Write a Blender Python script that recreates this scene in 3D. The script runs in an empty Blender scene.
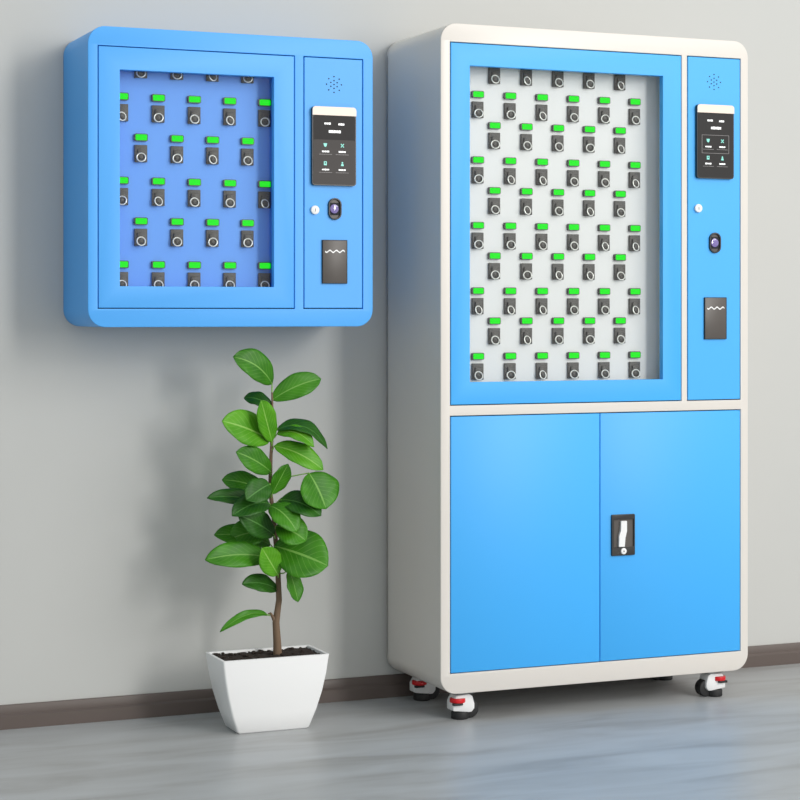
import bpy, bmesh, math, random
from mathutils import Vector, Matrix
random.seed(7)
SC = bpy.context.scene
COL = SC.collection

# ------------------------------------------------------------------ camera
cam_d = bpy.data.cameras.new('camera'); cam = bpy.data.objects.new('camera', cam_d); COL.objects.link(cam)
cam.location = (0, -5.13, 1.10)
cam.rotation_euler = (math.radians(90), 0, math.radians(-22.8917))
cam_d.sensor_width = 36; cam_d.lens = 1942 * 36 / 800
cam_d.shift_y = -88 / 800
cam_d.clip_end = 100
SC.camera = cam

# ------------------------------------------------------------------ world and lights
w = bpy.data.worlds.new('room_light'); SC.world = w; w.use_nodes = True
nt = w.node_tree; bg = nt.nodes['Background']; bg.inputs[1].default_value = 1.0
tc = nt.nodes.new('ShaderNodeTexCoord'); sx = nt.nodes.new('ShaderNodeSeparateXYZ'); nt.links.new(tc.outputs['Generated'], sx.inputs[0])
ra = nt.nodes.new('ShaderNodeMapRange'); ra.inputs['From Min'].default_value = -1; 
mm = nt.nodes.new('ShaderNodeMath'); mm.operation = 'MULTIPLY'; mm.inputs[1].default_value = -.75; nt.links.new(sx.outputs['Y'], mm.inputs[0])
ad = nt.nodes.new('ShaderNodeMath'); ad.operation = 'ADD'; nt.links.new(sx.outputs['X'], ad.inputs[0]); nt.links.new(mm.outputs[0], ad.inputs[1])
nt.links.new(ad.outputs[0], ra.inputs['Value'])
cr = nt.nodes.new('ShaderNodeValToRGB'); nt.links.new(ra.outputs[0], cr.inputs[0])
cr.color_ramp.elements[0].color = (.31, .38, .40, 1); cr.color_ramp.elements[0].position = .25
cr.color_ramp.elements[1].color = (1.0, .985, .96, 1); cr.color_ramp.elements[1].position = .95
nt.links.new(cr.outputs[0], bg.inputs[0])

def area(name, loc, target, size, size_y, power, color):
    d = bpy.data.lights.new(name, 'AREA'); d.shape = 'RECTANGLE'; d.size = size; d.size_y = size_y
    d.energy = power; d.color = color
    o = bpy.data.objects.new(name, d); COL.objects.link(o); o.location = loc
    o.rotation_euler = (Vector(target) - Vector(loc)).to_track_quat('-Z', 'Y').to_euler()
    return o
area('added_softbox', (5.6, -5.6, 4.2), (2.2, 0, .8), 4.0, 2.6, 150, (1.0, .985, .96))  # added softbox for soft light from upper right; not a window
area('added_front_fill', (4.68, -7.0, 2.4), (2.2, 0, .7), .95, 2.6, 150, (1.0, .985, .95))  # added frontal fill panel to brighten the wall; not a ceiling lamp

SC.view_settings.view_transform = 'Standard'; SC.view_settings.look = 'None'
SC.view_settings.gamma = 1; SC.view_settings.exposure = 0
SC.view_settings.use_curve_mapping = False

# ------------------------------------------------------------------ materials
def srgb(r, g, b):
    f = lambda c: (c/255/12.92) if c/255 <= .04045 else ((c/255+.055)/1.055)**2.4
    return (f(r), f(g), f(b), 1)
def mat(name, col, rough=.5, metal=0, spec=.5, coat=0, emit=None, estr=0, bump=0, bscale=200):
    m = bpy.data.materials.new(name); m.use_nodes = True
    nt = m.node_tree; b = nt.nodes['Principled BSDF']
    b.inputs['Base Color'].default_value = col; b.inputs['Roughness'].default_value = rough
    b.inputs['Metallic'].default_value = metal; b.inputs['Specular IOR Level'].default_value = spec
    b.inputs['Coat Weight'].default_value = coat
    if emit: b.inputs['Emission Color'].default_value = emit; b.inputs['Emission Strength'].default_value = estr
    tc = nt.nodes.new('ShaderNodeTexCoord'); no = nt.nodes.new('ShaderNodeTexNoise')
    no.inputs['Scale'].default_value = bscale; no.inputs['Detail'].default_value = 3
    nt.links.new(tc.outputs['Object'], no.inputs['Vector'])
    mr = nt.nodes.new('ShaderNodeMapRange')
    mr.inputs['To Min'].default_value = max(0, rough-.03); mr.inputs['To Max'].default_value = rough+.03
    nt.links.new(no.outputs['Fac'], mr.inputs['Value']); nt.links.new(mr.outputs['Result'], b.inputs['Roughness'])
    if bump:
        bp = nt.nodes.new('ShaderNodeBump'); bp.inputs['Strength'].default_value = bump; bp.inputs['Distance'].default_value = .001
        nt.links.new(no.outputs['Fac'], bp.inputs['Height']); nt.links.new(bp.outputs['Normal'], b.inputs['Normal'])
    return m
M = {}
M['blue'] = mat('wall_cabinet_blue_enamel', srgb(78, 172, 250), .45, bump=.03, bscale=900)
M['blue2'] = mat('tall_cabinet_blue_enamel', srgb(64, 176, 251), .45, bump=.03, bscale=900)
M['blue_in'] = mat('inner_panel_blue', srgb(98, 162, 253), .5)
M['cream'] = mat('cream_enamel', srgb(222, 216, 209), .32, bump=.03, bscale=900)
M['panel'] = mat('pale_grey_panel', srgb(230, 227, 229), .45)
M['gapdark'] = mat('dark_rubber_seal', srgb(30, 34, 40), .8)
M['black'] = mat('black_plastic', srgb(38, 36, 36), .35)
M['slot'] = mat('dark_slot_plastic', srgb(80, 75, 74), .55)
M['fob'] = mat('key_fob_plastic', srgb(74, 69, 67), .5)
M['steel'] = mat('bright_steel', srgb(238, 234, 230), .38, metal=.35)
M['white'] = mat('white_plastic', srgb(240, 240, 240), .35)
M['green'] = mat('lit_green_lens', srgb(0, 90, 4), .5, spec=.1, emit=srgb(0, 245, 10), estr=.9)
M['reader'] = mat('card_reader_plastic', srgb(82, 76, 72), .4)
M['screen'] = mat('touch_screen_glass', srgb(46, 44, 44), .5, spec=.2)
M['screen_lo'] = mat('lighter_screen_area', srgb(60, 57, 56), .5, spec=.2, emit=srgb(70, 66, 64), estr=.45)  # lighter grey for the lower part of the wall cabinet's screen
M['ink'] = mat('lit_screen_text', srgb(230, 230, 230), .4, emit=srgb(235, 235, 235), estr=.6)
M['inkgrey'] = mat('dim_screen_text', srgb(120, 118, 118), .4, emit=srgb(130, 125, 125), estr=.4)
M['teal'] = mat('lit_screen_icon', srgb(120, 190, 180), .4, emit=srgb(120, 200, 185), estr=.6)
M['rose'] = mat('brushed_pale_cap', srgb(244, 226, 212), .35)
M['lens'] = mat('violet_coated_lens', srgb(120, 105, 170), .1, coat=1)
M['red'] = mat('red_pedal', srgb(215, 20, 30), .35)
M['rubber'] = mat('black_rubber', srgb(32, 32, 33), .6)
M['zinc'] = mat('zinc_plate', srgb(150, 150, 150), .35, metal=.9)
M['pot'] = mat('white_ceramic', srgb(247, 247, 247), .35)
M['bark'] = mat('brown_bark', srgb(120, 98, 78), .85, bump=.6, bscale=160)
M['soil'] = mat('dark_soil', srgb(48, 38, 32), .95, bump=1, bscale=120)
M['base'] = mat('dark_baseboard', srgb(94, 83, 78), .45)

def wall_mat():
    m = mat('painted_wall', srgb(205, 204, 202), .9, spec=.2, bump=.15, bscale=260)
    nt = m.node_tree; b = nt.nodes['Principled BSDF']
    no = nt.nodes.new('ShaderNodeTexNoise'); no.inputs['Scale'].default_value = 1.1; no.inputs['Detail'].default_value = 4
    tc = nt.nodes.new('ShaderNodeTexCoord'); nt.links.new(tc.outputs['Object'], no.inputs['Vector'])
    r = nt.nodes.new('ShaderNodeValToRGB')
    r.color_ramp.elements[0].color = srgb(194, 195, 193); r.color_ramp.elements[1].color = srgb(201, 201, 198)
    nt.links.new(no.outputs['Fac'], r.inputs[0]); nt.links.new(r.outputs[0], b.inputs['Base Color'])
    return m
M['wall'] = wall_mat()
def floor_mat():
    m = bpy.data.materials.new('streaked_grey_floor'); m.use_nodes = True
    nt = m.node_tree; b = nt.nodes['Principled BSDF']; L = nt.links
    tc = nt.nodes.new('ShaderNodeTexCoord'); mp = nt.nodes.new('ShaderNodeMapping')
    mp.inputs['Scale'].default_value = (1.0, 4.5, 1.0); mp.inputs['Rotation'].default_value = (0, 0, math.radians(-8))
    L.new(tc.outputs['Object'], mp.inputs['Vector'])
    no = nt.nodes.new('ShaderNodeTexNoise'); no.inputs['Scale'].default_value = 2.2; no.inputs['Detail'].default_value = 7
    no.inputs['Distortion'].default_value = .7; L.new(mp.outputs[0], no.inputs['Vector'])
    r = nt.nodes.new('ShaderNodeValToRGB'); cr = r.color_ramp
    cr.elements[0].position = .28; cr.elements[0].color = srgb(152, 152, 151)
    cr.elements[1].position = .72; cr.elements[1].color = srgb(180, 183, 185)
    e = cr.elements.new(.5); e.color = srgb(170, 172, 173)
    L.new(no.outputs['Fac'], r.inputs[0]); L.new(r.outputs[0], b.inputs['Base Color'])
    b.inputs['Roughness'].default_value = .38; b.inputs['Specular IOR Level'].default_value = .4
    bp = nt.nodes.new('ShaderNodeBump'); bp.inputs['Strength'].default_value = .02
    L.new(no.outputs['Fac'], bp.inputs['Height']); L.new(bp.outputs['Normal'], b.inputs['Normal'])
    return m
M['floor'] = floor_mat()
def glass_mat():
    m = bpy.data.materials.new('thin_window_glass'); m.use_nodes = True
    nt = m.node_tree; nt.nodes.clear(); L = nt.links
    out = nt.nodes.new('ShaderNodeOutputMaterial'); mx = nt.nodes.new('ShaderNodeMixShader')
    tr = nt.nodes.new('ShaderNodeBsdfTransparent'); gl = nt.nodes.new('ShaderNodeBsdfGlossy'); fr = nt.nodes.new('ShaderNodeFresnel')
    tr.inputs[0].default_value = (.97, .985, .98, 1); gl.inputs['Roughness'].default_value = .03; fr.inputs[0].default_value = 1.45
    ge = nt.nodes.new('ShaderNodeNewGeometry'); iv = nt.nodes.new('ShaderNodeMath'); iv.operation = 'SUBTRACT'; iv.inputs[0].default_value = 1
    ml = nt.nodes.new('ShaderNodeMath'); ml.operation = 'MULTIPLY'; L.new(ge.outputs['Backfacing'], iv.inputs[1])
    L.new(fr.outputs[0], ml.inputs[0]); L.new(iv.outputs[0], ml.inputs[1]); L.new(ml.outputs[0], mx.inputs[0]); L.new(tr.outputs[0], mx.inputs[1]); L.new(gl.outputs[0], mx.inputs[2]); L.new(mx.outputs[0], out.inputs[0])
    return m
M['glass'] = glass_mat()
def leaf_mat(name, c0, c1, cv):
    m = bpy.data.materials.new(name); m.use_nodes = True
    nt = m.node_tree; b = nt.nodes['Principled BSDF']; L = nt.links
    uv = nt.nodes.new('ShaderNodeUVMap'); uv.uv_map = 'leaf'
    sx = nt.nodes.new('ShaderNodeSeparateXYZ'); L.new(uv.outputs[0], sx.inputs[0])
    def mth(op, a, bb=None):
        n = nt.nodes.new('ShaderNodeMath'); n.operation = op
        for i, v in enumerate((a, bb)):
            if v is None: continue
            if isinstance(v, (int, float)): n.inputs[i].default_value = v
            else: L.new(v, n.inputs[i])
        return n.outputs[0]
    av = mth('ABSOLUTE', sx.outputs[1])
    mid = mth('LESS_THAN', av, .045)
    ph = mth('ADD', mth('MULTIPLY', sx.outputs[0], 9.0), mth('MULTIPLY', av, -3.2))
    side = mth('LESS_THAN', mth('ABSOLUTE', mth('SUBTRACT', mth('FRACT', ph), .5)), .045)
    vein = mth('MAXIMUM', mid, mth('MULTIPLY', side, .45))
    no = nt.nodes.new('ShaderNodeTexNoise'); no.inputs['Scale'].default_value = 14
    tc = nt.nodes.new('ShaderNodeTexCoord'); L.new(tc.outputs['Object'], no.inputs['Vector'])
    r = nt.nodes.new('ShaderNodeValToRGB'); r.color_ramp.elements[0].position = .35; r.color_ramp.elements[1].position = .65
    r.color_ramp.elements[0].color = c0; r.color_ramp.elements[1].color = c1; L.new(no.outputs['Fac'], r.inputs[0])
    mx = nt.nodes.new('ShaderNodeMixRGB'); L.new(vein, mx.inputs[0]); L.new(r.outputs[0], mx.inputs[1]); mx.inputs[2].default_value = cv
    L.new(mx.outputs[0], b.inputs['Base Color']); b.inputs['Roughness'].default_value = .45; b.inputs['Specular IOR Level'].default_value = .3
    b.inputs['Subsurface Weight'].default_value = 0
    return m
M['leafA'] = leaf_mat('leaf_green', srgb(46, 108, 12), srgb(64, 134, 16), srgb(112, 164, 72))
M['leafB'] = leaf_mat('deep_leaf_green', srgb(26, 76, 12), srgb(42, 98, 14), srgb(80, 132, 60))
M['leafC'] = leaf_mat('young_leaf_green', srgb(70, 140, 18), srgb(90, 160, 24), srgb(136, 186, 84))

# ------------------------------------------------------------------ mesh helpers
def tag(o, label=None, cat=None, group=None, kind=None):
    if label: o['label'] = label
    if cat: o['category'] = cat
    if group: o['group'] = group
    if kind: o['kind'] = kind
    return o
def empty(name, loc, label, cat, group=None):
    o = bpy.data.objects.new(name, None); COL.objects.link(o); o.location = loc; o.empty_display_size = .1
    return tag(o, label, cat, group)
class MB:
    """collects shapes in world coordinates and links them as one mesh object"""
    def __init__(s): s.bm = bmesh.new(); s.uv = None
    def _n(s): return set(s.bm.faces)
    def _m(s, old, mi, smooth=False):
        for f in s.bm.faces:
            if f not in old: f.material_index = mi; f.smooth = smooth
    def box(s, x0, x1, y0, y1, z0, z1, bev=0, mi=0, seg=2):
        old = s._n()
        r = bmesh.ops.create_cube(s.bm, size=1)
        for v in r['verts']:
            v.co = Vector(((x0+x1)/2 + v.co.x*(x1-x0), (y0+y1)/2 + v.co.y*(y1-y0), (z0+z1)/2 + v.co.z*(z1-z0)))
        if bev:
            es = list({e for v in r['verts'] for e in v.link_edges})
            bmesh.ops.bevel(s.bm, geom=es, offset=bev, segments=seg, affect='EDGES', profile=.5)
        s._m(old, mi); return s
    def prism(s, pts, y0, y1, mi=0, axis='y', smooth=False):
        """closed outline (u, v) swept from y0 to y1 along the axis"""
        old = s._n()
        def P(u, v, d): return {'y': (u, d, v), 'z': (u, v, d), 'x': (d, u, v)}[axis]
        a = [s.bm.verts.new(P(u, v, y0)) for u, v in pts]; b = [s.bm.verts.new(P(u, v, y1)) for u, v in pts]
        n = len(pts)
        s.bm.faces.new(a); s.bm.faces.new(b[::-1])
        for i in range(n):
            s.bm.faces.new((a[i], b[i], b[(i+1) % n], a[(i+1) % n]))
        s._m(old, mi, smooth); return s
    def cyl(s, c, axis, r, h, seg=24, mi=0, bev=0, r2=None):
        old = s._n()
        q = Vector((0, 0, 1)).rotation_difference(Vector(axis).normalized())
        r_ = bmesh.ops.create_cone(s.bm, cap_ends=True, segments=seg, radius1=r, radius2=r if r2 is None else r2, depth=h,
                                   matrix=Matrix.Translation(Vector(c)) @ q.to_matrix().to_4x4())
        if bev:
            es = [e for e in {e for v in r_['verts'] for e in v.link_edges} if any(len(f.verts) > 4 for f in e.link_faces)]
            bmesh.ops.bevel(s.bm, geom=es, offset=bev, segments=2, affect='EDGES', profile=.5)
        s._m(old, mi, True); return s
    def torus(s, c, axis, R, r, seg=24, rs=8, mi=0):
        old = s._n(); q = Vector((0, 0, 1)).rotation_difference(Vector(axis).normalized()); c = Vector(c)
        g = [[s.bm.verts.new(c + q @ Vector(((R+r*math.cos(b))*math.cos(a), (R+r*math.cos(b))*math.sin(a), r*math.sin(b))))
              for b in [2*math.pi*j/rs for j in range(rs)]] for a in [2*math.pi*i/seg for i in range(seg)]]
        for i in range(seg):
            for j in range(rs):
                s.bm.faces.new((g[i][j], g[(i+1) % seg][j], g[(i+1) % seg][(j+1) % rs], g[i][(j+1) % rs]))
        s._m(old, mi, True); return s
    def tube(s, pts, rad, seg=8, mi=0):
        old = s._n(); rings = []
        pts = [Vector(p) for p in pts]
        for i, p in enumerate(pts):
            t = (pts[min(i+1, len(pts)-1)] - pts[max(i-1, 0)]).normalized()
            q = Vector((0, 0, 1)).rotation_difference(t); r = rad[i] if isinstance(rad, (list, tuple)) else rad
            rings.append([s.bm.verts.new(p + q @ Vector((r*math.cos(a), r*math.sin(a), 0))) for a in [2*math.pi*k/seg for k in range(seg)]])
        for i in range(len(rings)-1):
            for k in range(seg):
                s.bm.faces.new((rings[i][k], rings[i][(k+1) % seg], rings[i+1][(k+1) % seg], rings[i+1][k]))
        s.bm.faces.new(rings[0][::-1]); s.bm.faces.new(rings[-1]); s._m(old, mi, True); return s
    def holed(s, outer, holes, y0, y1, bev=0, mi=0, smooth=True):
        """plate in the x-z plane with holes, between y0 (front) and y1"""
        cu = bpy.data.curves.new('outline', 'CURVE'); cu.dimensions = '2D'; cu.fill_mode = 'BOTH'
        cu.extrude = (y1-y0)/2 - bev; cu.bevel_depth = bev; cu.bevel_resolution = 2
        if bev: cu.offset = -bev
        for k, pts in enumerate([outer]+holes):
            sp = cu.splines.new('POLY'); sp.points.add(len(pts)-1)
            for p, (x, z) in zip(sp.points, pts): p.co = (x, z, 0, 1)
            sp.use_cyclic_u = True
        ob = bpy.data.objects.new('outline', cu); COL.objects.link(ob)
        dg = bpy.context.evaluated_depsgraph_get(); me = bpy.data.meshes.new_from_object(ob.evaluated_get(dg))
        old = s._n(); ov = set(s.bm.verts)
        s.bm.from_mesh(me)
        for v in s.bm.verts:
            if v not in ov: v.co = Vector((v.co.x, (y0+y1)/2 - v.co.z, v.co.y))
        bmesh.ops.remove_doubles(s.bm, verts=[v for v in s.bm.verts if v not in ov], dist=1e-5)
        s._m(old, mi, smooth)
        bpy.data.objects.remove(ob); bpy.data.curves.remove(cu); bpy.data.meshes.remove(me); return s
    def build(s, name, mats, parent=None, origin=None, angle=35):
        if not isinstance(mats, (list, tuple)): mats = [mats]
        bmesh.ops.recalc_face_normals(s.bm, faces=s.bm.faces)
        o0 = Vector(origin) if origin is not None else Vector((0, 0, 0))
        me = bpy.data.meshes.new(name)
        for v in s.bm.verts: v.co -= o0
        s.bm.to_mesh(me); s.bm.free()
        me.set_sharp_from_angle(angle=math.radians(angle))
        for m in mats: me.materials.append(M[m] if isinstance(m, str) else m)
        o = bpy.data.objects.new(name, me); COL.objects.link(o)
        if parent:
            o.parent = parent; o.location = o0 - wloc(parent)
        else: o.location = o0
        return o
def wloc(o):
    v = Vector((0, 0, 0))
    while o: v += o.location; o = o.parent
    return v
def rrect(x0, x1, z0, z1, r, n=10):
    p = []
    for cx, cz, a0 in ((x1-r, z1-r, 0), (x0+r, z1-r, 90), (x0+r, z0+r, 180), (x1-r, z0+r, 270)):
        for i in range(n+1):
            a = math.radians(a0 + 90*i/n); p.append((cx+r*math.cos(a), cz+r*math.sin(a)))
    return p
def rect(x0, x1, z0, z1): return [(x1, z1), (x0, z1), (x0, z0), (x1, z0)]

# ------------------------------------------------------------------ the setting
tag(MB().box(-3, 8, 0, .12, 0, 3.4).build('wall_back', 'wall'), kind='structure')
tag(MB().box(-3, 8, -7, .12, -.1, 0).build('floor', 'floor'), kind='structure')
b = MB().prism([(0, 0), (0, .063), (-.007, .063), (-.009, .060), (-.009, .040), (-.015, .034), (-.015, 0)], -3, 8, axis='x')
tag(b.build('baseboard_back', 'base'), kind='structure')

# ------------------------------------------------------------------ parts shared by the two key cabinets
IND, SLOT, FOB = None, None, None
def key_station(root, x, yb, z, indicator_mesh, lens_mesh, slot_mesh):
    """a lit indicator with a key slot under it, fixed on the panel whose front is at yb"""
    o = bpy.data.objects.new('indicator_light', indicator_mesh); COL.objects.link(o); o.parent = root
    o.location = Vector((x, yb, z)) - root.location
    l = bpy.data.objects.new('lens', lens_mesh); COL.objects.link(l); l.parent = o; l['label'] = 'lit green lens'
    s = bpy.data.objects.new('key_slot', slot_mesh); COL.objects.link(s); s.parent = root
    s.location = Vector((x, yb, z)) - root.location
def proto_mesh(mb, mats):
    o = mb.build('proto', mats); me = o.data; bpy.data.objects.remove(o); return me
ME_IND = proto_mesh(MB().prism(rrect(-.0178, .0178, -.0096, .0096, .004, 4), -.009, 0), 'black'); ME_IND.name = 'indicator_light'
ME_LENS = proto_mesh(MB().prism(rrect(-.0150, .0155, -.0075, .0075, .003, 4), -.0105, -.008), 'green'); ME_LENS.name = 'lens'
ME_SLOT = proto_mesh(MB().box(-.0168, .0168, -.008, 0, -.064, -.0195, .0012), 'slot'); ME_SLOT.name = 'key_slot'
ME_FOB = proto_mesh(MB().box(-.0105, .0105, -.014, -.0075, -.0595, -.030, .002)
                    .cyl((-.002, -.0145, -.0515), (0, 1, 0), .0050, .003, 16, bev=.0006), 'fob'); ME_FOB.name = 'key_fob'
def ring_mesh(tilt):
    mb = MB().torus((-.0022, -.0165, -.0525), (math.sin(tilt), -1, .25), .0112, .00175, 28, 8)
    return proto_mesh(mb, 'steel')
ME_RINGS = [ring_mesh(t) for t in (-.25, 0, .3)]
ORD = ['first', 'second', 'third', 'fourth', 'fifth', 'sixth', 'seventh', 'eighth', 'ninth', 'tenth']
fob0 = bpy.data.objects.new('key_fob', ME_FOB); COL.objects.link(fob0); fob0['category'] = 'key'
ring0 = bpy.data.objects.new('key_ring', ME_RINGS[1]); COL.objects.link(ring0); ring0.parent = fob0
used_fob = False
def place_key(x, yb, z, label, group, k):
    global used_fob
    if not used_fob: o, r = fob0, ring0; used_fob = True
    else:
        o = fob0.copy(); COL.objects.link(o); r = ring0.copy(); COL.objects.link(r); r.parent = o
    r.data = ME_RINGS[k % 3]
    o.location = (x, yb, z); o['label'] = label; o['group'] = group

def terminal(panel, x0, x1, z0, z1, yf, two_tone, og):
    """face-recognition touch terminal"""
    W_, H_ = x1-x0, z1-z0
    t = MB().prism(rrect(x0, x1, z0, z1, .008, 6), yf-.010, yf+.002).build('touch_terminal', 'black', panel, og)
    t['label'] = 'black touch screen with a pale top cap'
    zc = z1-.023
    cap = [p for p in rrect(x0, x1, zc-.03, z1, .009, 6) if p[1] > zc] ; cap = cap + [(x0, zc), (x1, zc)]
    MB().prism(cap, yf-.0125, yf-.009).build('top_cap', 'rose', t, og)
    fx, fz = W_/.126, H_/.208
    def X(u): return x0 + W_*u
    def Z(v): return z1 - H_*v
    MB().prism(rrect(X(.02), X(.98), z0+.003, zc-.0005, .006, 5), yf-.0105, yf-.0095).build('display', 'screen', t, og)
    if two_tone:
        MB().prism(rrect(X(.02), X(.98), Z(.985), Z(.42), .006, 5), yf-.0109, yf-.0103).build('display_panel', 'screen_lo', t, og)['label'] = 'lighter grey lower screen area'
    else:
        MB().holed(rect(X(.12), X(.86), Z(.66), Z(.41)), [rect(X(.13), X(.85), Z(.655), Z(.415))], yf-.0112, yf-.0106, smooth=False).build('display_panel', 'inkgrey', t, og)
    y0, y1 = yf-.0116, yf-.0103
    def dashes(u0, u1, v, h, n, mi=0):
        st = (u1-u0)/n; tx = MB()
        for i in range(n):                                  # tiny strokes standing for illegible characters
            a = u0+st*i; hh = h*random.uniform(.8, 1.1)
            tx.box(X(a), X(a+st*.86), y0, y1, Z(v+hh/2), Z(v-hh/2))
        tx.build('screen_text', ['ink', 'inkgrey'][mi], t, og)
    dashes(.27, .42, .215, .026, 3); dashes(.59, .73, .22, .026, 3); dashes(.37, .65, .315, .038, 5)
    for u in (.30, .68):
        for v in (.57, .80):
            dashes(u-.085, u+.085, v, .020, 3); dashes(u-.15, u+.15, v+.036, .006, 6, 1)
    for (u, v), kd in zip(((.29, .49), (.68, .49), (.29, .72), (.68, .725)), range(4)):
        cx, cz, s = X(u), Z(v), .0052; ic = MB()
        if kd == 0: ic.prism([(cx-s, cz+s), (cx+s, cz+s), (cx+s*.7, cz-s*.4), (cx, cz-s), (cx-s*.7, cz-s*.4)], y0, y1)
        elif kd == 1:
            ic.prism([(cx-s, cz+s*.8), (cx-s*.6, cz+s), (cx+s, cz-s*.8), (cx+s*.6, cz-s)], y0, y1)
            ic.prism([(cx+s, cz+s*.8), (cx+s*.6, cz+s), (cx-s, cz-s*.8), (cx-s*.6, cz-s)], y0, y1-.0001)
        elif kd == 2: ic.holed(rect(cx-s*.8, cx+s*.8, cz-s, cz+s), [rect(cx-s*.35, cx+s*.35, cz-s*.2, cz+s*.6)], y0, y1, smooth=False)
        else:
            ic.cyl((cx, (y0+y1)/2, cz+s*.7), (0, 1, 0), s*.45, y1-y0, 12)
            ic.prism([(cx-s*.8, cz-s), (cx+s*.8, cz-s), (cx+s*.55, cz+s*.15), (cx-s*.55, cz+s*.15)], y0, y1)
        ic.build('screen_icon', 'teal', t, og)

def speaker(panel, cx, cz, yf, og):
    s = MB(); pts = [(0, 0)] + [(.0105*math.sin(math.radians(a)), .0105*math.cos(math.radians(a))) for a in range(0, 360, 60)] \
        + [(.0212*math.sin(math.radians(a)), .0212*math.cos(math.radians(a))) for a in range(0, 360, 45)]
    for x, z in pts: s.cyl((cx+x, yf, cz+z), (0, 1, 0), .0019, .0012, 10)
    s.build('speaker_holes', 'gapdark', panel, og)

def scanner(panel, cx, cz, yf, og, w_=.037, h_=.058):
    r = w_/2
    out = rrect(cx-r, cx+r, cz-h_/2, cz+h_/2, r-.0005, 10)
    inn = rrect(cx-r+.004, cx+r-.004, cz-h_/2+.004, cz+h_/2-.004, r-.0045, 10)
    c = MB().holed(out, [inn], yf-.006, yf+.002, .0008, smooth=True).build('scanner', 'black', panel, og)
    c['label'] = 'black oval fingerprint and face scanner'
    MB().prism(inn, yf-.001, yf+.001).build('scanner_recess', 'reader', c, og)
    MB().box(cx-r+.003, cx+r-.003, yf-.0025, yf+.001, cz-.0165, cz+.0165).build('scanner_window', 'gapdark', c, og)
    l = MB().cyl((cx-.0025, yf-.004, cz), (0, 1, 0), .0125, .005, 32, bev=.0018).build('scanner_lens', 'lens', c, og)
    l['label'] = 'round violet lens'

def reader(panel, x0, x1, z0, z1, yf, og):
    c = MB().box(x0, x1, yf-.005, yf+.001, z0, z1, .0012).build('card_reader', 'reader', panel, og)
    mb = MB(); pts = []
    n = 36
    for i in range(n+1):
        u = i/n; x = x0+.007+(x1-x0-.014)*u
        pts.append((x, z1-.030 + .0028*math.sin(u*3*2*math.pi + 3.3)))
    for (xa, za), (xb, zb) in zip(pts[:-1], pts[1:]):
        mb.prism([(xa, za-.0019), (xb, zb-.0019), (xb, zb+.0019), (xa, za+.0019)], yf-.0056, yf-.0046)
    mb.build('wave_mark', 'white', c, og)['label'] = 'white wavy line'
    MB().holed(rect(x0-.0004, x1+.0004, z0-.0004, z1+.0004), [rect(x0+.0008, x1-.0008, z0+.0008, z1-.0008)], yf-.0054, yf+.001, smooth=False).build('reader_bezel', 'gapdark', c, og)

def button(panel, cx, cz, yf, og):
    b = MB().cyl((cx, yf-.003, cz), (0, 1, 0), .0118, .008, 32, bev=.0015).build('door_lock', 'white', panel, og)
    b['label'] = 'round white lock cap'
    MB().box(cx-.0007, cx+.0007, yf-.0075, yf-.0066, cz-.004, cz+.004).build('keyhole', 'slot', b, og)

def glass_door(root, name, x0, x1, z0, z1, wx0, wx1, wz0, wz1, yf, th, m, og):
    d = MB().holed(rect(x0, x1, z0, z1), [rect(wx0, wx1, wz0, wz1)], yf, yf+th, .0012, smooth=False).build(name, m, root, og)
    MB().box(wx0-.01, wx1+.01, yf+th-.0005, yf+th+.0035, wz0-.01, wz1+.01).build('glass_pane', 'glass', d, og)
    return d

# ------------------------------------------------------------------ freestanding key cabinet on castors
TX0, TX1, TZ0, TZ1, TF, TB = 2.1185, 3.0830, .0755, 1.8745, -.392, -.016
og = (2.6, -.2, 0)
tall = empty('key_cabinet', og, 'tall freestanding cream and blue key cabinet with glass door, standing on castors', 'key cabinet')
DR = (2.1489, 2.861, .8513, 1.822); PN = (2.8838, 3.056, .8513, 1.822); LW = (2.1489, 3.056, .1325, .8192)
g = .0024
body = MB()
body.holed(rrect(TX0, TX1, TZ0, TZ1, .047, 12), [rect(DR[0]-g, DR[1]+g, DR[2]-g, DR[3]+g), rect(PN[0]-g, PN[1]+g, PN[2]-g, PN[3]+g),
           rect(LW[0]-g, LW[1]+g, LW[2]-g, LW[3]+g)], TF, TF+.020, .0022)
body.holed(rrect(TX0+.0002, TX1-.0002, TZ0+.0002, TZ1-.0002, .047, 12), [rrect(TX0+.012, TX1-.012, TZ0+.012, TZ1-.012, .036, 12)], TF+.016, TB-.004, 0)
body.prism(rrect(TX0+.0002, TX1-.0002, TZ0+.0002, TZ1-.0002, .047, 12), TB-.008, TB, smooth=True)
body.build('body', 'cream', tall, og)
seal = MB()
for (a, b_, c_, d_) in (DR, PN, LW):
    seal.holed(rect(a-.008, b_+.008, c_-.008, d_+.008), [rect(a+.004, b_-.004, c_+.004, d_-.004)], TF+.021, TF+.024, smooth=False)
seal.build('door_seal', 'gapdark', tall, og)
KP = TF+.065
kp = MB().box(2.150, 2.866, KP, KP+.004, .842, 1.832)
kp.build('key_panel', 'panel', tall, og)['label'] = 'pale grey panel behind the glass'
cv = MB()
cv.box(2.160, 2.164, TF+.025, KP, .845, 1.828).box(2.826, 2.830, TF+.025, KP, .845, 1.828)
cv.box(2.164, 2.826, TF+.025, KP, .880, .884).box(2.164, 2.826, TF+.025, KP, 1.815, 1.819)
cv.build('compartment_lining', 'cream', tall, og)
MB().box(TX0+.012, TX1-.012, TF+.025, TB-.01, .828, .842).build('shelf', 'cream', tall, og)
td = glass_door(tall, 'glass_door', *DR, 2.2049, 2.8025, .911, 1.763, TF, .020, 'blue2', og)
tp = MB().box(*PN[:2], TF, TF+.018, *PN[2:], .0012, seg=1).build('control_panel', 'blue2', tall, og)
speaker(tall, 2.9694, 1.7537, TF, og)
terminal(tall, 2.9080, 3.0290, 1.4785, 1.6875, TF, False, og)
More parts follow.
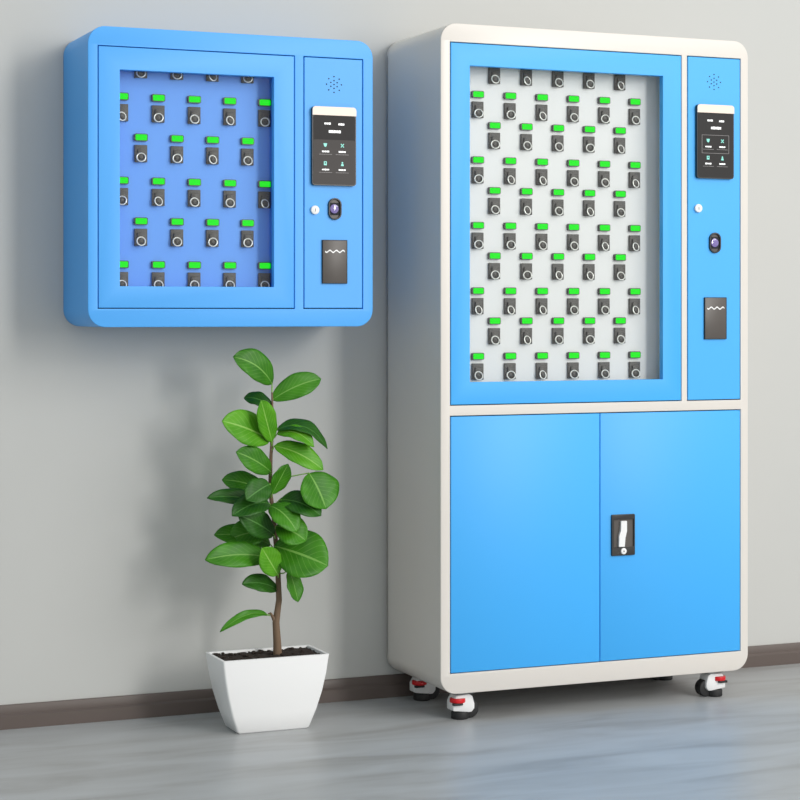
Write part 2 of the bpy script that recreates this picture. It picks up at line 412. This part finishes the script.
button(tall, 2.9155, 1.3935, TF, og)
scanner(tall, 2.9711, 1.2965, TF, og)
reader(tall, 2.9364, 3.0076, 1.0232, 1.1411, TF, og)
GX = 2.6017
MB().box(LW[0], GX-.0012, TF, TF+.018, LW[2], LW[3], .0014, seg=2).build('lower_door', 'blue2', tall, og)
ld = MB().box(GX+.0012, LW[1], TF, TF+.018, LW[2], LW[3], .0014, seg=2).build('lower_door', 'blue2', tall, og)
ld['label'] = 'right lower door with a black latch'
hx0, hx1, hz0, hz1 = 2.6363, 2.7093, .4230, .5372
h = MB().holed(rrect(hx0, hx1, hz0, hz1, .003, 3), [rect(hx0+.007, hx1-.004, hz0+.024, hz1-.014)], TF-.006, TF+.001, .0008, smooth=False).build('door_latch', 'black', tall, og)
MB().box(hx0+.002, hx1-.002, TF-.002, TF+.001, hz0+.002, hz1-.002).build('latch_recess', 'reader', h, og)
cx = 2.673; zt, zb = hz1-.018, hz0+.025
S = lambda dx, side: [(cx+.002+dx, zt), (cx+.002+dx, zt-.025), (cx-.003+dx, zt-.038), (cx-.004+dx, zb)]
lever = MB(); wl = .0085
L1 = [(cx+.002+wl, zt), (cx+.002+wl, zt-.028), (cx-.003+wl, zt-.048), (cx-.005+wl, zb)]
L0 = [(cx-.006-wl+.0, zb), (cx-.005-wl, zt-.040), (cx+.000-wl, zt-.026), (cx+.001-wl, zt)]
lever.prism([(x-.002, z) for x, z in L1+L0], TF-.010, TF-.002)
lever.build('latch_lever', 'white', h, og)['label'] = 'white bent lever'
MB().cyl((cx-.001, TF-.007, hz0+.0125), (0, 1, 0), .0088, .006, 28, bev=.001).cyl((cx-.001, TF-.0102, hz0+.0125), (0, 1, 0), .0018, .0012, 12, mi=1).build('latch_lock', ['white', 'slot'], h, og)
# hinge-side fold lines on the lower doors are the door bevels themselves
COLS6 = [2.2560+.0979*i for i in range(6)]; COLS5 = [2.3062+.0979*i for i in range(5)]
rows = []
zz = 1.6935
for i in range(5):
    rows.append((1.7887-.1783*i, COLS5)); rows.append((1.6935-.1786*i, COLS6))
for ri, (z, cols) in enumerate(rows):
    for ci, x in enumerate(cols):
        key_station(tall, x, KP, z, ME_IND, ME_LENS, ME_SLOT)
        place_key(x, KP, z, 'key fob with metal ring, %s from left in %s row from top, tall cabinet' % (ORD[ci], ORD[ri]),
                  'key fobs in the tall cabinet', random.randrange(3))

def castor(x, y, sgn, full=True):
    """white-bodied levelling castor: foot and red dial on the outer side, wheel on the inner"""
    c = MB(); zt = TZ0
    c.box(x-.026, x+.026, y-.026, y+.026, zt-.006, zt+.0005, .001)
    c.cyl((x, y, zt-.010), (0, 0, 1), .014, .012, 20)
    c = c.build('castor', 'zinc', tall, og)
    k = lambda u: x+sgn*u
    xs = sorted((k(-.034), k(.024)))
    hb = MB()
    pts = [(k(-.036), .024), (k(-.036), .048), (k(-.026), zt-.010), (k(.012), zt-.008), (k(.022), zt-.014), (k(.028), .040), (k(.028), .028), (k(.020), .018), (k(.008), .018)]
    if True:
        hb.prism(pts, y-.022, y+.022)
        bmesh.ops.recalc_face_normals(hb.bm, faces=hb.bm.faces)
        bmesh.ops.bevel(hb.bm, geom=list(hb.bm.edges), offset=.0035, segments=2, affect='EDGES', profile=.5)
        for f in hb.bm.faces: f.smooth = True
    hb.build('castor_housing', 'white', c, og)
    MB().cyl((k(.020), y+.002, .0245), (0, 1, 0), .0243, .030, 28, bev=.003).build('wheel', 'rubber', c, og)
    MB().cyl((k(-.008), y-.004, .010), (0, 0, 1), .024, .020, 24, bev=.003).build('levelling_foot', 'rubber', c, og)
    rd = MB().cyl((k(-.018), y-.010, .0515), (0, 0, 1), .0215, .012, 28, bev=.002)
    rd.build('levelling_dial', 'red', c, og)['label'] = 'red dial'
    MB().box(*sorted((k(-.038), k(-.010))), y-.0295, y-.018, .0395, .0455, .001).build('dial_slot', 'rubber', c, og)
castor(2.203, -.345, 1); castor(2.988, -.345, -1)
castor(2.208, -.075, 1); castor(2.985, -.075, -1)

# ------------------------------------------------------------------ wall-mounted key cabinet
BX0, BX1, BZ0, BZ1, BF, BB = 1.1893, 1.9705, 1.0612, 1.8295, -.275, 0.0
og = (1.58, -.05, 1.0612)
box = empty('key_cabinet', og, 'smaller square all-blue key cabinet mounted on the wall', 'key cabinet')
D2 = (1.217, 1.7448, 1.1107, 1.7780); P2 = (1.7741, 1.9398, 1.1107, 1.7780)
WN = (1.2725, 1.6887, 1.166, 1.7205)
body = MB()
body.holed(rrect(BX0, BX1, BZ0, BZ1, .046, 12), [rect(D2[0]-g, D2[1]+g, D2[2]-g, D2[3]+g), rect(P2[0]-g, P2[1]+g, P2[2]-g, P2[3]+g)], BF, BF+.020, .0015)
body.holed(rrect(BX0+.0002, BX1-.0002, BZ0+.0002, BZ1-.0002, .046, 12), [rrect(BX0+.010, BX1-.010, BZ0+.010, BZ1-.010, .036, 12)], BF+.016, BB-.004, 0)
body.prism(rrect(BX0+.0002, BX1-.0002, BZ0+.0002, BZ1-.0002, .046, 12), BB-.006, BB-.0005, smooth=True)
body.build('body', 'blue', box, og)
seal = MB()
for (a, b_, c_, d_) in (D2, P2):
    seal.holed(rect(a-.008, b_+.008, c_-.008, d_+.008), [rect(a+.004, b_-.004, c_+.004, d_-.004)], BF+.021, BF+.024, smooth=False)
seal.build('door_seal', 'gapdark', box, og)
KB = BF+.060
MB().box(1.228, 1.752, KB, KB+.004, 1.12, 1.79).build('key_panel', 'blue_in', box, og)['label'] = 'blue panel behind the glass'
cv = MB()
cv.box(1.236, 1.240, BF+.025, KB, 1.125, 1.785).box(1.722, 1.726, BF+.025, KB, 1.125, 1.785)
cv.box(1.24, 1.722, BF+.025, KB, 1.138, 1.142).box(1.24, 1.722, BF+.025, KB, 1.776, 1.780)
cv.build('compartment_lining', 'blue_in', box, og)
glass_door(box, 'glass_door', *D2, *WN, BF, .020, 'blue', og)
bp_ = MB().box(*P2[:2], BF, BF+.018, *P2[2:], .0012, seg=1).build('control_panel', 'blue', box, og)
speaker(box, 1.8583, 1.7086, BF, og)
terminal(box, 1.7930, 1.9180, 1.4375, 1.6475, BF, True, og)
button(box, 1.8028, 1.3717, BF, og)
scanner(box, 1.8598, 1.3756, BF, og)
reader(box, 1.8241, 1.8942, 1.1765, 1.2921, BF, og)
C5 = [1.2915+.0974*i for i in range(5)]; C4 = [1.3423+.0970*i for i in range(4)]
rows = []
for i in range(3):
    rows.append((1.7720-.1088*0-.2176*i if i else 1.7720, C4)); rows.append((1.6580-.2174*i, C5))
rows[2] = (1.5535, C4); rows[4] = (1.3360, C4)
for ri, (z, cols) in enumerate(rows):
    for ci, x in enumerate(cols):
        key_station(box, x, KB, z, ME_IND, ME_LENS, ME_SLOT)
        place_key(x, KB, z, 'key fob with metal ring, %s from left in %s row from top, blue wall cabinet' % (ORD[ci], ORD[ri]),
                  'key fobs in the blue wall cabinet', random.randrange(3))

# ------------------------------------------------------------------ potted rubber plant
og = (1.677, -.25, 0)
plant = empty('potted_plant', og, 'green broad-leaved plant in a tapered white pot on the floor by the wall', 'plant')
def ring_rect(b, cx, cy, hx, hy, z, r=.012):
    return [b.bm.verts.new((x, y, z)) for x, y in rrect(cx-hx, cx+hx, cy-hy, cy+hy, min(r, hx*.5, hy*.5), 4)]
pot = MB(); cxp, cyp = 1.6765, -.255
prof = [(0, .094, .050), (.004, .100, .054), (.05, .117, .062), (.10, .131, .070), (.15, .141, .075), (.19, .1465, .0775), (.197, .1475, .078)]
inner = [(.197, .1395, .070), (.185, .1385, .069), (.17, .136, .067)]
rr = [ring_rect(pot, cxp, cyp, hx, hy, z, .006) for z, hx, hy in prof] + [ring_rect(pot, cxp, cyp, hx, hy, z, .004) for z, hx, hy in inner]
for a, b_ in zip(rr[:-1], rr[1:]):
    n = len(a)
    for i in range(n): pot.bm.faces.new((a[i], a[(i+1) % n], b_[(i+1) % n], b_[i])).smooth = True
pot.bm.faces.new(rr[0][::-1]); pot.bm.faces.new(rr[-1])
pot.build('pot', 'pot', plant, og, angle=40)
soil = MB(); N1, N2 = 36, 18
grid = [[soil.bm.verts.new((cxp-.139+.278*i/N1, cyp-.0695+.139*j/N2, .188+.005*random.random()+.003*math.sin(i*.7)*math.cos(j))) for j in range(N2+1)] for i in range(N1+1)]
for i in range(N1):
    for j in range(N2): soil.bm.faces.new((grid[i][j], grid[i+1][j], grid[i+1][j+1], grid[i][j+1]))
for _ in range(70):
    x, y = cxp+random.uniform(-.13, .13), cyp+random.uniform(-.062, .062); s_ = random.uniform(.002, .005)
    soil.box(x-s_, x+s_, y-s_, y+s_, .190, .192+s_, s_*.5, seg=1)
soil.build('soil', 'soil', plant, og)
STEM = [(1.7075, -.25, .183), (1.7065, -.25, .22), (1.703, -.25, .2766), (1.7115, -.25, .3346), (1.7075, -.25, .4331), (1.6974, -.25, .5478), (1.6862, -.25, .6278), (1.689, -.25, .7206), (1.6946, -.25, .808), (1.6918, -.25, .8877)]
MB().tube(STEM, [.0125, .0108, .0095, .0080, .0068, .0062, .0055, .0045, .0036, .0022], 12).build('stem', 'bark', plant, og)
MB().tube([(1.7035, -.25, .27), (1.694, -.252, .290), (1.686, -.254, .302), (1.6800, -.252, .300)], [.0062, .0048, .003, .002], 8).build('branch', 'bark', plant, og)
LEAVES = [
    ((1.6918, -0.25, 0.9089), (1.5737, -0.28, 0.9823), 0.0812, 0.016, (-0.2, -1, 0.5)),
    ((1.6918, -0.25, 0.8665), (1.8231, -0.27, 0.9211), 0.0681, 0.01, (0.1, -1, 0.5)),
    ((1.6862, -0.25, 0.7605), (1.5372, -0.3, 0.8167), 0.0943, 0.006, (-0.1, -1, 0.4)),
    ((1.6884, -0.26, 0.7557), (1.6406, -0.31, 0.8699), 0.0629, 0.0, (0.2, -1, 0.1)),
    ((1.6996, -0.26, 0.7872), (1.8364, -0.28, 0.7344), 0.0629, 0.024, (0.2, -0.7, 1)),
    ((1.7024, -0.26, 0.7766), (1.7883, -0.31, 0.743), 0.0524, 0.016, (0.1, -1, 0.8)),
    ((1.694, -0.26, 0.745), (1.8175, -0.3, 0.6805), 0.0655, 0.01, (0.2, -1, 0.4)),
    ((1.7779, -0.3, 0.6738), (1.8147, -0.33, 0.5798), 0.131, 0.004, (0.3, -1, 0.3)),
    ((1.7037, -0.28, 0.6033), (1.7968, -0.34, 0.563), 0.0838, 0.01, (0.2, -1, 0.7)),
    ((1.6905, -0.27, 0.4813), (1.8165, -0.34, 0.4304), 0.1415, 0.004, (0.1, -1, 0.4)),
    ((1.7289, -0.28, 0.4171), (1.747, -0.3, 0.3341), 0.0576, 0.002, (0.5, -1, 0.1)),
    ((1.6793, -0.27, 0.4501), (1.4912, -0.3, 0.4577), 0.0734, 0.012, (-0.1, -1, 0.5)),
    ((1.6959, -0.23, 0.4793), (1.5406, -0.22, 0.5118), 0.0681, 0.01, (-0.1, -1, 0.7)),
    ((1.6806, -0.25, 0.2966), (1.5413, -0.27, 0.2635), 0.0262, 0.02, (-0.1, -1, 0.7)),
    ((1.675, -0.25, 0.5885), (1.5059, -0.27, 0.6151), 0.0498, 0.01, (0, -1, 0.8)),
    ((1.6785, -0.24, 0.6219), (1.5659, -0.21, 0.6552), 0.0629, 0.008, (-0.2, -1, 0.6)),
    ((1.6759, -0.28, 0.5938), (1.5547, -0.33, 0.572), 0.0681, 0.012, (-0.1, -1, 0.8)),
    ((1.6849, -0.27, 0.619), (1.7226, -0.29, 0.6986), 0.0576, 0.0, (0.4, -1, 0.1)),
    ((1.6724, -0.29, 0.5896), (1.7262, -0.35, 0.5251), 0.0786, 0.01, (0.1, -1, 0.5)),
    ((1.687, -0.28, 0.5116), (1.5743, -0.32, 0.5728), 0.0734, 0.006, (-0.3, -1, 0.4)),
    ((1.7059, -0.25, 0.3615), (1.5951, -0.29, 0.3886), 0.0524, 0.01, (-0.2, -1, 0.6)),
    ((1.6856, -0.26, 0.6763), (1.5754, -0.3, 0.735), 0.0681, 0.006, (-0.2, -1, 0.4)),
    ((1.6918, -0.25, 0.8452), (1.627, -0.21, 0.8713), 0.0472, 0.008, (-0.1, -1, 0.8)),
    ((1.6856, -0.3, 0.5374), (1.7548, -0.34, 0.4992), 0.0891, 0.006, (0.2, -1, 0.4)),
    ((1.6905, -0.27, 0.5553), (1.7563, -0.29, 0.589), 0.0681, 0.006, (0, -1, 0.6)),
    ((1.6862, -0.25, 0.5164), (1.5761, -0.23, 0.498), 0.0786, 0.008, (-0.1, -1, 0.6)),
    ((1.6655, -0.31, 0.6493), (1.5862, -0.35, 0.614), 0.0681, 0.004, (-0.2, -1, 0.3)),
    ((1.6912, -0.3, 0.4083), (1.6366, -0.33, 0.4853), 0.0681, 0.0, (0, -1, 0.2)),
]

def stem_at(z):
    for a, b_ in zip(STEM[:-1], STEM[1:]):
        if a[2] <= z <= b_[2]:
            t = (z-a[2])/(b_[2]-a[2]); return Vector(a).lerp(Vector(b_), t)
    return Vector(STEM[-1])
def leaf(b, t, w_, arch, nrm, m):
    b, t = Vector(b), Vector(t); N = Vector(nrm).normalized()
    ax = (t-b); L_ = ax.length; axn = ax.normalized()
    up = (N - axn*N.dot(axn)).normalized()
    c = (b+t)/2 + up*arch*2 + Vector((0, 0, arch*1.2))
    mb = MB(); uvl = mb.bm.loops.layers.uv.new('leaf')
    n, k = 20, 5; g_ = []
    for i in range(n+1):
        s = i/n
        p = b*(1-s)**2 + c*2*s*(1-s) + t*s*s
        tg = ((c-b)*2*(1-s) + (t-c)*2*s).normalized()
        nn = (N - tg*N.dot(tg)).normalized(); sd = tg.cross(nn)
        hw = w_/2 * (max(0, math.sin(math.pi*s**.92))**.62) * (1.0 - .12*math.cos(math.pi*s)) if 0 < s < 1 else 0
        if s > .9: hw *= (1 - ((s-.9)/.1)**2*.35)
        hw = max(hw, .0006)
        row = []
        for j in range(-k, k+1):
            v = j/k
            q = p + sd*hw*v + nn*(hw*.22*abs(v)**1.3 - hw*.30*max(0, abs(v)-.6)**1.2 + .0015*math.sin(s*17+abs(v)*4+w_*300)*abs(v))
            row.append((mb.bm.verts.new(q), (s, v)))
        g_.append(row)
    for i in range(n):
        for j in range(2*k):
            qd = (g_[i][j], g_[i+1][j], g_[i+1][j+1], g_[i][j+1])
            f = mb.bm.faces.new([x[0] for x in qd]); f.smooth = True
            for lp, x in zip(f.loops, qd): lp[uvl].uv = x[1]
    s0 = stem_at(min(max(b.z-.012, .30), .885)) if b.z > .31 else Vector((1.686, -.254, .302))
    if (s0-b).length > .004:
        md = (s0+b)/2 + Vector((0, 0, -.004))
        mb.tube([s0, md, b, b*.93+c*.07], [.0016, .0014, .0013, .0009], 6, mi=1)
    o = mb.build('leaf', [m, 'leafC'], plant, og, angle=60)
    sm = o.modifiers.new('thickness', 'SOLIDIFY'); sm.thickness = .0009; sm.offset = 0
    return o
SH = 'AACCBCCABAAAAABABAABBABABABC'
for (b_, t_, w_, a_, n_), s_ in zip(LEAVES, SH): leaf(b_, t_, w_, a_, n_, 'leaf'+s_)
